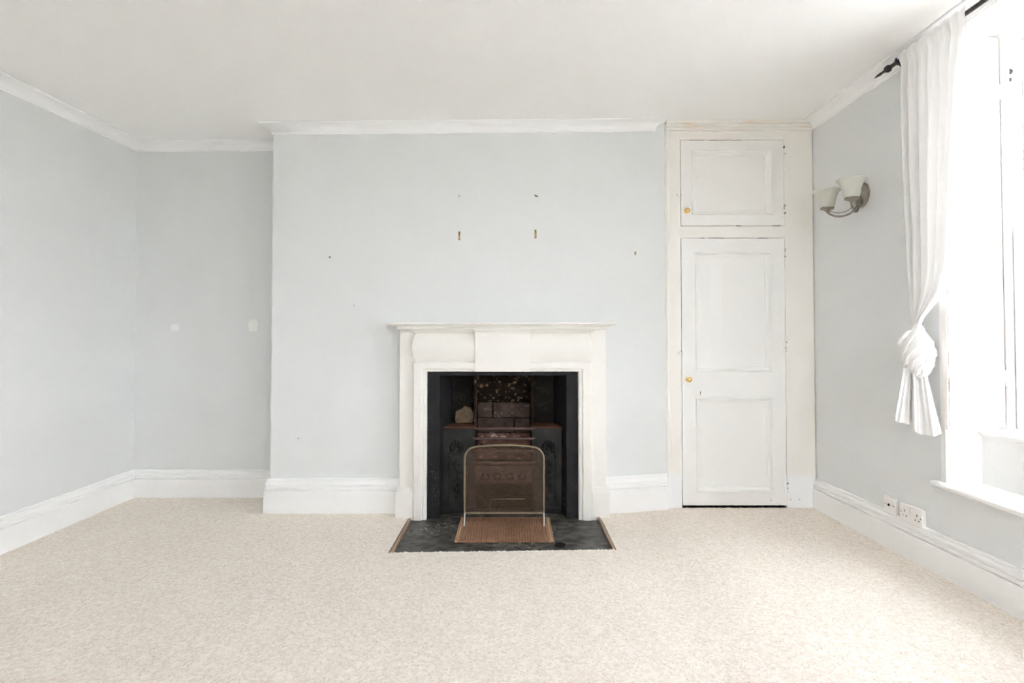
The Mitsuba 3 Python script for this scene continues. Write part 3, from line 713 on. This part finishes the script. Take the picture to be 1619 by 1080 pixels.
for x in (GX0, GX1):
    obj('fire_guard__foot', cat([tube([(x, GDY, gz0 + 0.006), (x, GDY - 0.006, 0.045), (x, GDY - 0.022, MATZ + 0.004)], [0.0058, 0.0055, 0.005], 10), lathe([(0, 0.006), (0.006, 0.005), (0.0065, 0), (0, 0)], 12, (x, GDY - 0.022, MATZ - 0.0005))]), 'm_foot', smooth=40, label='short silvery foot')
    sgn = 1
    obj('fire_guard__strut', tube([(x, GDY + 0.004, gz0), (x, GDY + 0.05, 0.03), (x, GDY + 0.085, MATZ + 0.003)], 0.004, 8), 'm_guard', smooth=40)
obj('fire_guard__handle', tube([(SX - 0.05 + 0.1 * t, GDY - 0.006 - 0.006 * math.sin(math.pi * t), gzt - 0.002 - 0.0005 * t) for t in np.linspace(0, 1, 8)], 0.002, 6), 'm_guard', smooth=True)
tag('fire_guard', 'arched brass wire mesh fire guard standing on the brown mat', 'fire guard')

# ------------------------------------------------------------------ hooks on the chimney breast
def hook(x, z, lab):
    k = 'picture_hook' if 'picture_hook__plate' not in scene else 'picture_hook_001'
    obj(k + '__plate', bx(x - 0.006, x + 0.006, BREAST_Y - 0.003, BREAST_Y, z - 0.028, z + 0.028, 0.001), 'm_brass_old')
    obj(k + '__prong', tube([(x, BREAST_Y - 0.003, z - 0.012), (x, BREAST_Y - 0.014, z - 0.020), (x, BREAST_Y - 0.018, z - 0.014), (x, BREAST_Y - 0.019, z - 0.004)], 0.0028, 8), 'm_brass', smooth=True)
    obj(k + '__pin', lathe([(0, 0.004), (0.004, 0.003), (0.0045, 0), (0, 0)], 10, (x, BREAST_Y - 0.003, z + 0.018), (0, -1, 0)), 'm_chip', smooth=True)
    tag(k, lab, 'picture hook', group='brass hooks on the chimney breast')
hook(-0.334, 1.741, 'left of the two narrow brass hooks on the chimney breast above the fireplace')
hook(0.150, 1.753, 'right of the two narrow brass hooks on the chimney breast above the fireplace')
obj('wall_nail', tube([(0.782, BREAST_Y + 0.002, 1.632), (0.782, BREAST_Y - 0.018, 1.638)], 0.0028, 8), 'm_brass_old', smooth=40)
scene['wall_nail__head'] = mikit.ply(bx(0.777, 0.787, BREAST_Y - 0.003, BREAST_Y, 1.618, 1.640, 0.001), 'm_brass_old')
tag('wall_nail', 'tiny single brass nail plate in the wall beside the cupboard', 'nail')

# ------------------------------------------------------------------ window on the right wall
def window(name, a, b, full, xf=None, SOFFIT=SOFFIT):
    """Sash window between y = a and y = b in the right wall's frame; its room side at 0.25 from the wall's face."""
    xf = xf or RW
    def put(k, m, bs='m_woodwork', smooth=False, label=None): return obj(f'{name}__{k}', xf(m), bs, smooth, label)
    fo = 0.255
    # lining of the reveal
    put('apron', bx(0.162, 0.30, a, b, SILL, 0.668), label='plain white panel below the sash')
    put('stool', bx(0.142, 0.30, a - 0.0, b - 0.0, 0.668, 0.690, 0.006))
    put('reveal', bx(-0.001, 0.30, b - 0.006, b + 0.02, SILL, SOFFIT)); put('reveal', bx(-0.001, 0.30, a - 0.02, a + 0.006, SILL, SOFFIT))
    put('soffit', bx(0.0, 0.30, a, b, SOFFIT - 0.004, SOFFIT + 0.02))
    # box frame
    fr = [bx(fo, fo + 0.022, b - 0.049, b - 0.006, 0.690, SOFFIT - 0.004, 0.003), bx(fo, fo + 0.022, a + 0.006, a + 0.049, 0.690, SOFFIT - 0.004, 0.003), bx(fo, fo + 0.022, a, b, SOFFIT - 0.05, SOFFIT - 0.004, 0.003)]
    fr += [bx(fo + 0.01, 0.36, b - 0.040, b, 0.66, SOFFIT), bx(fo + 0.01, 0.36, a, a + 0.040, 0.66, SOFFIT), bx(fo + 0.01, 0.36, a, b, SOFFIT - 0.04, SOFFIT)]
    fr += [bx(fo, 0.40, a, b, 0.655, 0.700, 0.004)]
    fr += [bx(fo + 0.064, fo + 0.072, b - 0.052, b - 0.04, 0.70, SOFFIT - 0.04), bx(fo + 0.064, fo + 0.072, a + 0.04, a + 0.052, 0.70, SOFFIT - 0.04)]
    put('frame', cat(fr), label='white sash box frame')
    y0, y1 = a + 0.045, b - 0.045
    mid = 1.580
    for key, o0, z0, z1, bot in (('lower_sash', fo + 0.024, 0.702, mid + 0.02, 0.085), ('upper_sash', fo + 0.074, mid - 0.018, SOFFIT - 0.042, 0.04)):
        o1 = o0 + 0.036
        sw = 0.046
        ms = [bx(o0, o1, y0, y0 + sw, z0, z1, 0.003), bx(o0, o1, y1 - sw, y1, z0, z1, 0.003), bx(o0, o1, y0 + sw, y1 - sw, z0, z0 + bot, 0.003), bx(o0, o1, y0 + sw, y1 - sw, z1 - 0.042, z1, 0.003)]
        k = put(key, cat(ms))
        gz0_, gz1_ = z0 + bot, z1 - 0.042
        gm = (gz0_ + gz1_) / 2
        put(f'{key}__glazing_bar', bx(o0 + 0.004, o1 - 0.004, y0 + sw, y1 - sw, gm - 0.009, gm + 0.009, 0.003))
        vb = [y0 + sw + (y1 - y0 - 2 * sw) * t for t in (1 / 3, 2 / 3)]
        for y in vb: put(f'{key}__glazing_bar', bx(o0 + 0.004, o1 - 0.004, y - 0.009, y + 0.009, gz0_, gz1_, 0.003))
        ed = [y0 + sw] + vb + [y1 - sw]
        om = (o0 + o1) / 2 + 0.006
        for p, q in zip(ed[:-1], ed[1:]):
            for r, s in ((gz0_, gm), (gm, gz1_)):
                put(f'{key}__pane', mesh([[om, p, r], [om, q, r], [om, q, s], [om, p, s]], [[0, 1, 2], [0, 2, 3]]), 'm_glass')
    if full:
        put('pulley', RWlocal_pulley(fo, b), 'm_black_iron', 40, 'small black sash pulley in the frame')
        put('sash_cord', tube([(fo + 0.03, b - 0.043, 2.26), (fo + 0.031, b - 0.043, mid + 0.03)], 0.0022, 6), 'm_carpet_edge', True)
    put('sill', bx(-0.032, 0.17, a - 0.055, b + 0.055, SILL - 0.026, SILL, 0.007) if not full else sillmesh(a, b), label='white painted window board')
def RWlocal_pulley(fo, b):
    return cat([lathe([(0, 0.006), (0.010, 0.005), (0.012, 0), (0, 0)], 14, (fo + 0.028, b - 0.042, 2.285), (0, -1, 0)), bx(fo + 0.024, fo + 0.034, b - 0.046, b - 0.041, 2.24, 2.256, 0.002)])
def sillmesh(a, b):
    s = cat([bx(-0.032, 0.004, a - 0.055, b + 0.055, SILL - 0.026, SILL, 0.008), bx(-0.02, 0.17, a, b, SILL - 0.024, SILL)])
    return s
window('window_1', *WIN[0], True); tag('window_1', 'tall white painted sash window in the right wall beside the tied curtain', 'window', 'structure')
def RV(m):
    v = np.array(m.vertices); return mesh(np.stack([v[:, 1], REAR_Y - v[:, 0], v[:, 2]], 1), m.faces)
for n, ab in enumerate(REARWIN):
    window(f'window_{3 + n}', *ab, False, RV, 2.35); tag(f'window_{3 + n}', 'white painted sash window in the wall behind the camera', 'window', 'structure')
window('window_2', *WIN[1], False); tag('window_2', 'second white painted sash window further along the right wall', 'window', 'structure')

# shutter folded back on the far reveal
b = WIN[0][1]
def shutter():
    o0, o1, z0, z1 = 0.004, 0.250, 0.705, 2.445
    y = b - 0.026
    yb = b - 0.014
    PR = [(0.080, 0.010), (0.092, 0.018)]
    mid0, mid1 = 1.50, 1.585
    P = sbox(o0, z0, o1, z1)
    pan = [(o0 + 0.055, o1 - 0.058, z0 + 0.125, mid0), (o0 + 0.055, o1 - 0.058, mid1, z1 - 0.125)]
    for q in pan: P = P.difference(sbox(q[0], q[2], q[1], q[3]))
    m = prism(P, y, yb)
    obj('window_shutter__leaf', RW(m), 'm_shutter')
    PN = [(0, 0), (0.004, 0.004), (0.009, 0.004), (0.016, -0.008), (0.020, -0.010), (0.030, -0.010), (0.046, -0.002), (0.048, -0.001)]
    for q in pan:
        obj('window_shutter__panel', RW(rect_loft(q[0], q[1], q[2], q[3], PN, y)), 'm_shutter', smooth=20)
    obj('window_shutter__back_leaf', RW(bx(o0 + 0.004, o1 - 0.006, yb + 0.001, b - 0.0065, z0 + 0.004, z1 - 0.004, 0.002)), 'm_shutter')
    for z in (0.92, 2.20):
        obj('window_shutter__hinge', RW(cat([bx(o1 - 0.018, o1 + 0.006, y - 0.003, y + 0.004, z - 0.035, z + 0.035, 0.001), tube([(o1 + 0.002, y - 0.004, z - 0.035), (o1 + 0.002, y - 0.004, z + 0.035)], 0.0035, 8)])), 'm_shutter')
    obj('window_shutter__edge_hinge', RW(bx(o0 - 0.004, o0 + 0.002, y - 0.002, y + 0.010, 0.86, 0.92, 0.001)), 'm_stripwood')
    tag('window_shutter', 'white panelled wooden shutter folded back in the window reveal behind the curtain', 'shutter')
shutter()
obj('trim_4', RW(bx(-0.006, 0.001, b - 0.026, b + 0.003, 0.690, SOFFIT, 0.002)), 'm_frame')
tag('trim_4', 'narrow pinkish white bead on the corner of the window reveal', 'trim', 'structure')

# ------------------------------------------------------------------ curtain rod and curtain
RX, RZ = 1.862, 2.430
def rod():
    y0, y1 = 2.62, 1.05
    obj('curtain_rod__rod', tube([(RX, y0 + 0.09, RZ), (RX, y1, RZ)], 0.0095, 12), 'm_black_iron', smooth=50)
    prof = [(0, 0.0), (0.0095, 0.0), (0.0095, 0.006), (0.013, 0.010), (0.017, 0.018), (0.017, 0.030), (0.012, 0.038), (0.008, 0.044), (0.0075, 0.056), (0.006, 0.060), (0.0062, 0.070), (0.0075, 0.080), (0.0055, 0.100), (0.0025, 0.118), (0, 0.128)]
    obj('curtain_rod__finial', lathe(prof, 18, (RX, y0 + 0.055, RZ), (0, 1, 0)), 'm_black_iron', smooth=40, label='pointed black spear finial')
    yc = y0 + 0.002
    obj('curtain_rod__bracket', cat([tube([(RX, yc, RZ - 0.012), (RX + 0.012, yc, RZ - 0.022), (RX + 0.05, yc, RZ - 0.012), (float(rwx(yc)) - 0.028, yc, RZ + 0.004)], 0.006, 8), tube([(RX + 0.016 * math.cos(t), yc, RZ + 0.016 * math.sin(t)) for t in np.linspace(-4.0, 0.6, 16)], 0.005, 8)]), 'm_black_iron', smooth=40, label='forked black bracket')
    tag('curtain_rod', 'black iron curtain rod with spear finial high on the window wall', 'curtain rod')
rod()

def interp(z, tab):
    tab = sorted(tab); return np.interp(z, [t[0] for t in tab], [t[1] for t in tab])
def drape():
    nu, nv = 220, 150
    u, v = np.meshgrid(np.linspace(0, 1, nu), np.linspace(0, 1, nv), indexing='ij')
    z = 2.452 + (1.120 - 2.452) * v
    yl = interp(z, [(2.452, 2.604), (2.2, 2.588), (1.71, 2.572), (1.35, 2.562), (1.25, 2.556), (1.19, 2.543), (1.16, 2.534), (1.12, 2.532)])
    yr = interp(z, [(2.452, 2.216), (2.30, 2.236), (2.0, 2.262), (1.71, 2.288), (1.50, 2.310), (1.38, 2.335), (1.30, 2.375), (1.24, 2.430), (1.19, 2.478), (1.16, 2.494), (1.12, 2.498)])
    ph = 2 * np.pi * (7.3 * u + 0.35 * np.sin(5 * u + 1.0) + 0.10 * np.sin(3 * v + 4 * u))
    amp = 0.012 + 0.010 * np.sin(np.pi * np.clip(v * 1.1, 0, 1))
    w = np.sin(ph) + 0.45 * np.sin(2.13 * ph + 1.7 + 2 * v) * np.exp(-3 * v) + 0.25 * np.sin(0.37 * ph + 2)
    head = np.exp(-(v / 0.10) ** 2)
    fine = np.sin(2 * np.pi * (15.5 * u + 0.4 * np.sin(7 * u))) + 0.5 * np.sin(2 * np.pi * 27.3 * u + 1)
    x = RX - 0.004 + amp * w * (1 - 0.75 * head) + 0.0045 * fine * np.exp(-(v / 0.16) ** 2)
    # gather along the rod: the cloth wraps round it at the top
    top = np.exp(-((z - RZ) / 0.03) ** 2)
    x = np.where(z > RZ - 0.03, np.minimum(x - 0.012 * top, RX - 0.0105 + 0.2 * (RZ - z)), x - 0.012 * top)
    y = yl + (yr - yl) * (u + 0.010 * np.cos(ph))
    near = ss(0.86, 0.97, v)
    x = x * (1 - near) + (1.848 + 0.5 * (x - x.mean())) * near
    wr = meshkit.fbm(np.stack([u * 14, v * 9, 0 * u], -1), 3, 9) - 0.5
    x = x + 0.008 * wr * ss(0.1, 0.5, v)
    z = z + 0.004 * np.sin(ph * 1.0 + 1) * (v < 0.02)
    idx = np.arange(nu * nv).reshape(nu, nv)
    a, b_, c, d = idx[:-1, :-1].ravel(), idx[1:, :-1].ravel(), idx[1:, 1:].ravel(), idx[:-1, 1:].ravel()
    return mesh(np.stack([x, y, z], -1).reshape(-1, 3), np.vstack([np.stack([a, b_, c], 1), np.stack([a, c, d], 1)]))
obj('curtain__drape', drape(), 'm_curtain', smooth=True)
KC = np.array([1.848, 2.512, 1.045])
KT = -np.array([KC[0], KC[1], 0]) / np.linalg.norm(KC[:2]); KR = np.array([-KT[1], KT[0], 0.0]); KU = np.array([0, 0, 1.0])
def kp(a, b_, d): return KC + KR * a + KU * b_ + KT * d
def knot():
    m = trimesh.creation.icosphere(subdivisions=6, radius=1.0); n = np.array(m.vertices)
    a, b_, d = n[:, 0], n[:, 1], n[:, 2]
    wob = meshkit.fbm(n * 1.7 + 5, 2, 4) - 0.5
    s = b_ - 0.85 * a + 0.25 * a * a + 0.5 * wob + 0.35 * d * (a < 0) * a
    edges = np.array([-1.9, -1.15, -0.78, -0.28, 0.12, 0.52, 1.05, 2.4])
    k = np.clip(np.searchsorted(edges, s) - 1, 0, len(edges) - 2)
    t = (s - edges[k]) / (edges[k + 1] - edges[k])
    lift = np.array([0.07, 0.10, 0.17, 0.10, 0.20, 0.12, 0.05])[k] * (1 - t) ** 1.6 * np.clip(t / 0.035, 0, 1)
    tt = s + 0.12 * np.sin(3 * a + 2 * d)
    crease = 0.030 * np.sin(19 * tt + 4 * wob) + 0.020 * np.sin(41 * tt + 9 * wob) + 0.10 * (meshkit.fbm(n * 4.5, 3, 7) - 0.5)
    r = 0.95 + lift + crease * 0.8
    def dent(a0, b0, w, h): return h * np.exp(-(((a - a0) / w) ** 2 + ((b_ - b0) / (w * 0.6)) ** 2)) * (d > 0)
    r = r - dent(0.42, -0.52, 0.12, 0.35) - dent(0.55, -0.02, 0.14, 0.22) - dent(0.62, -0.28, 0.10, 0.15)
    taper = np.where(b_ > 0, 1 - 0.62 * ss(0.05, 1.0, b_), 1 - 0.10 * ss(0.2, 1.0, -b_))
    A = a * r * 0.066 * taper + 0.012 * ss(0.0, 1.0, -b_) + 0.004 * ss(0.3, 1.0, b_)
    P = KC + KR * A[:, None] + KU * (b_ * (1 + 0.25 * (r - 1)) * 0.132)[:, None] + KT * (d * r * 0.060 * taper)[:, None]
    ms = [mesh(P, m.faces)]
    # the ear of cloth that sticks out at the upper left
    q = np.array([kp(*x) for x in ((-0.022, 0.085, 0.012), (-0.045, 0.066, 0.022), (-0.064, 0.040, 0.018), (-0.070, 0.012, 0.006))])
    tq = np.linspace(0, 1, 24); q = np.stack([np.interp(tq, np.linspace(0, 1, 4), q[:, i]) for i in range(3)], 1)
    ear = tube(q, 0.0085 * np.sin(np.pi * (0.15 + 0.8 * tq)) + 0.002, 14)
    v = np.array(ear.vertices); v = v + np.array(ear.vertex_normals) * (0.009 * (meshkit.fbm(v * 70, 3, 2) - 0.5))[:, None]
    ms.append(mesh(v, ear.faces))
    return cat(ms)
obj('curtain__knot', knot(), 'm_curtain_thick', smooth=True, label='loose bunched knot tied in the curtain')
def tail():
    nu, nv = 110, 60
    u, v = np.meshgrid(np.linspace(0, 1, nu), np.linspace(0, 1, nv), indexing='ij')
    hem = np.where(u < 0.36, -0.345 + 0.05 * np.abs(u - 0.30), -0.385 + 0.10 * np.clip(np.abs(u - 0.72) - 0.15, 0, 1)) - 0.0
    hem = hem + 0.02 * ss(0.33, 0.36, u) * (1 - ss(0.36, 0.42, u))
    bb = -0.085 + (hem + 0.085) * v
    a0, a1 = -0.052 - 0.034 * v, 0.030 + 0.054 * v
    a = a0 + (a1 - a0) * u
    d = 0.010 + 0.011 * np.sin(2 * np.pi * (u * 2.6 + 0.12)) * (0.5 + 0.5 * v) - 0.045 * np.exp(-((u - 0.36) / 0.05) ** 2) * (0.4 + 0.6 * v) + 0.006 * np.sin(2 * np.pi * u * 7 + 3 * v)
    P = KC + KR * a[..., None] + KU * bb[..., None] + KT * d[..., None]
    idx = np.arange(nu * nv).reshape(nu, nv)
    A, B, Cc, D = idx[:-1, :-1].ravel(), idx[1:, :-1].ravel(), idx[1:, 1:].ravel(), idx[:-1, 1:].ravel()
    front = mesh(P.reshape(-1, 3), np.vstack([np.stack([A, B, Cc], 1), np.stack([A, Cc, D], 1)]))
    P2 = P - KT * (0.030 + 0.01 * np.sin(9 * u))[..., None] + KU * (0.012 * v)[..., None] + KR * (0.004 * np.sin(12 * u))[..., None]
    back = mesh(P2.reshape(-1, 3), front.faces)
    return cat([front, back])
obj('curtain__tail', tail(), 'm_curtain', smooth=True, label='free hanging end of the curtain below the knot')
tag('curtain', 'sheer white curtain hanging from the black rod and tied in a knot beside the window', 'curtain')

# ------------------------------------------------------------------ wall lamp
LY, LZ = 3.005, 1.880
lx = float(rwx(LY))
def wall_lamp():
    prof = [(0, 0.020), (0.018, 0.020), (0.030, 0.016), (0.048, 0.013), (0.055, 0.011), (0.058, 0.006), (0.061, 0.004), (0.062, 0.0), (0, 0.0)]
    m = lathe(prof, 40, (0, 0, 0), (-1, 0, 0)); m.apply_scale([1, 1, 1.08]); m.apply_translation((lx, LY, LZ))
    obj('wall_lamp__backplate', m, 'm_nickel', smooth=30, label='round antique nickel back plate')
    for s in (-1, 1):
        y, x = LY + s * 0.113, lx - 0.130
        base = 1.826
        P = np.array([(lx - 0.016, LY + s * 0.008, LZ - 0.012), (lx - 0.028, LY + s * 0.012, LZ - 0.060), (lx - 0.050, LY + s * 0.030, LZ - 0.094), (lx - 0.085, LY + s * 0.066, LZ - 0.104), (x - 0.0 + 0.012, y - s * 0.016, LZ - 0.088), (x, y, base - 0.012)])
        from scipy.interpolate import CubicSpline
        t = np.linspace(0, 1, len(P)); g = CubicSpline(t, P)(np.linspace(0, 1, 40))
        k = obj('wall_lamp__arm', tube(g, 0.0058, 10), 'm_nickel', smooth=50, label='curved nickel arm')
        Q = P.copy(); Q[1:5] += np.array([-0.006, 0, 0.020]); Q[0] += [0, 0, 0.008]; Q[5] += [0.008, -s * 0.008, -0.006]
        obj(k + '__scroll', tube(CubicSpline(t, Q)(np.linspace(0, 1, 36)), 0.0024, 8), 'm_nickel', smooth=50)
        c = lathe([(0, -0.016), (0.008, -0.014), (0.011, -0.008), (0.020, -0.004), (0.035, 0.002), (0.037, 0.007), (0.034, 0.010), (0, 0.010)], 28, (x, y, base))
        obj('wall_lamp__cup', c, 'm_nickel', smooth=35, label='small nickel cup under a shade')
        def wave(v):
            r = np.hypot(v[:, 0], v[:, 1]); a = np.arctan2(v[:, 1], v[:, 0])
            k2 = ss(0.055, 0.078, r); v[:, 2] += 0.004 * np.cos(4 * a) * k2
            return v
        o = [(0.030, 0.006), (0.036, 0.012), (0.041, 0.030), (0.044, 0.050), (0.048, 0.070), (0.054, 0.085), (0.063, 0.098), (0.073, 0.106)]
        i = [(r - 0.003, z + 0.001) for r, z in o[::-1]]
        sh = lathe(o + i + [o[0]], 48, (0, 0, 0), wave=wave); sh.apply_translation((x, y, base))
        obj('wall_lamp__shade', sh, 'm_shade', smooth=40, label='flared cloudy cream glass shade')
        bl = lathe([(0, 0.010), (0.010, 0.012), (0.012, 0.030), (0.018, 0.045), (0.018, 0.060), (0.010, 0.075), (0, 0.082)], 20, (x, y, base))
        obj('wall_lamp__bulb', bl, 'm_bulb', smooth=60)
    tag('wall_lamp', 'two arm nickel wall lamp with cream glass bell shades on the right wall', 'wall lamp')
wall_lamp()

# ------------------------------------------------------------------ sockets on the right wall
def plate(y0, y1, z0, z1): return bx(-0.020, 0.0, y0, y1, z0, z1, 0.003)
def holes_mesh(lst): return cat([bx(-0.0212, -0.0195, y - w / 2, y + w / 2, z - h / 2, z + h / 2) for y, z, w, h in lst])
sz = 0.249
ya = 2.802
obj('aerial_socket__plate', RW(plate(ya - 0.043, ya + 0.043, sz - 0.041, sz + 0.045)), 'm_plastic')
obj('aerial_socket__outlet', RW(cat([lathe([(0, 0.003), (0.006, 0.003), (0.0065, 0), (0, 0)], 14, (-0.020, ya + 0.002, sz + 0.004), (-1, 0, 0))])), 'm_dark', label='black round outlet')
for dy in (-0.030, 0.030): obj('aerial_socket__screw', RW(lathe([(0, 0.0012), (0.003, 0.001), (0.0035, 0), (0, 0)], 10, (-0.020, ya + dy, sz + 0.004), (-1, 0, 0))), 'm_chip')
tag('aerial_socket', 'square white single socket plate above the right skirting', 'socket')
yd = 2.655
obj('double_socket__plate', RW(plate(yd - 0.073, yd + 0.073, sz - 0.043, sz + 0.043)), 'm_plastic')
for dy in (-0.040, 0.040):
    obj('double_socket__pin_slot', RW(bx(-0.0212, -0.0195, yd + dy - 0.002, yd + dy + 0.002, sz + 0.004, sz + 0.013)), 'm_dark')
    for k in (-0.011, 0.011):
        obj('double_socket__pin_slot', RW(bx(-0.0212, -0.0195, yd + dy + k - 0.003, yd + dy + k + 0.003, sz - 0.017, sz - 0.012)), 'm_dark')
for dy in (-0.010, 0.010):
    obj('double_socket__switch', RW(bx(-0.024, -0.018, yd + dy - 0.007, yd + dy + 0.007, sz + 0.008, sz + 0.030, 0.002)), 'm_plastic', label='white rocker switch')
for dy in (-0.062, 0.062): obj('double_socket__screw', RW(lathe([(0, 0.0012), (0.003, 0.001), (0.0035, 0), (0, 0)], 10, (-0.020, yd + dy, sz), (-1, 0, 0))), 'm_chip')
tag('double_socket', 'white double power socket with switches above the right skirting', 'socket')
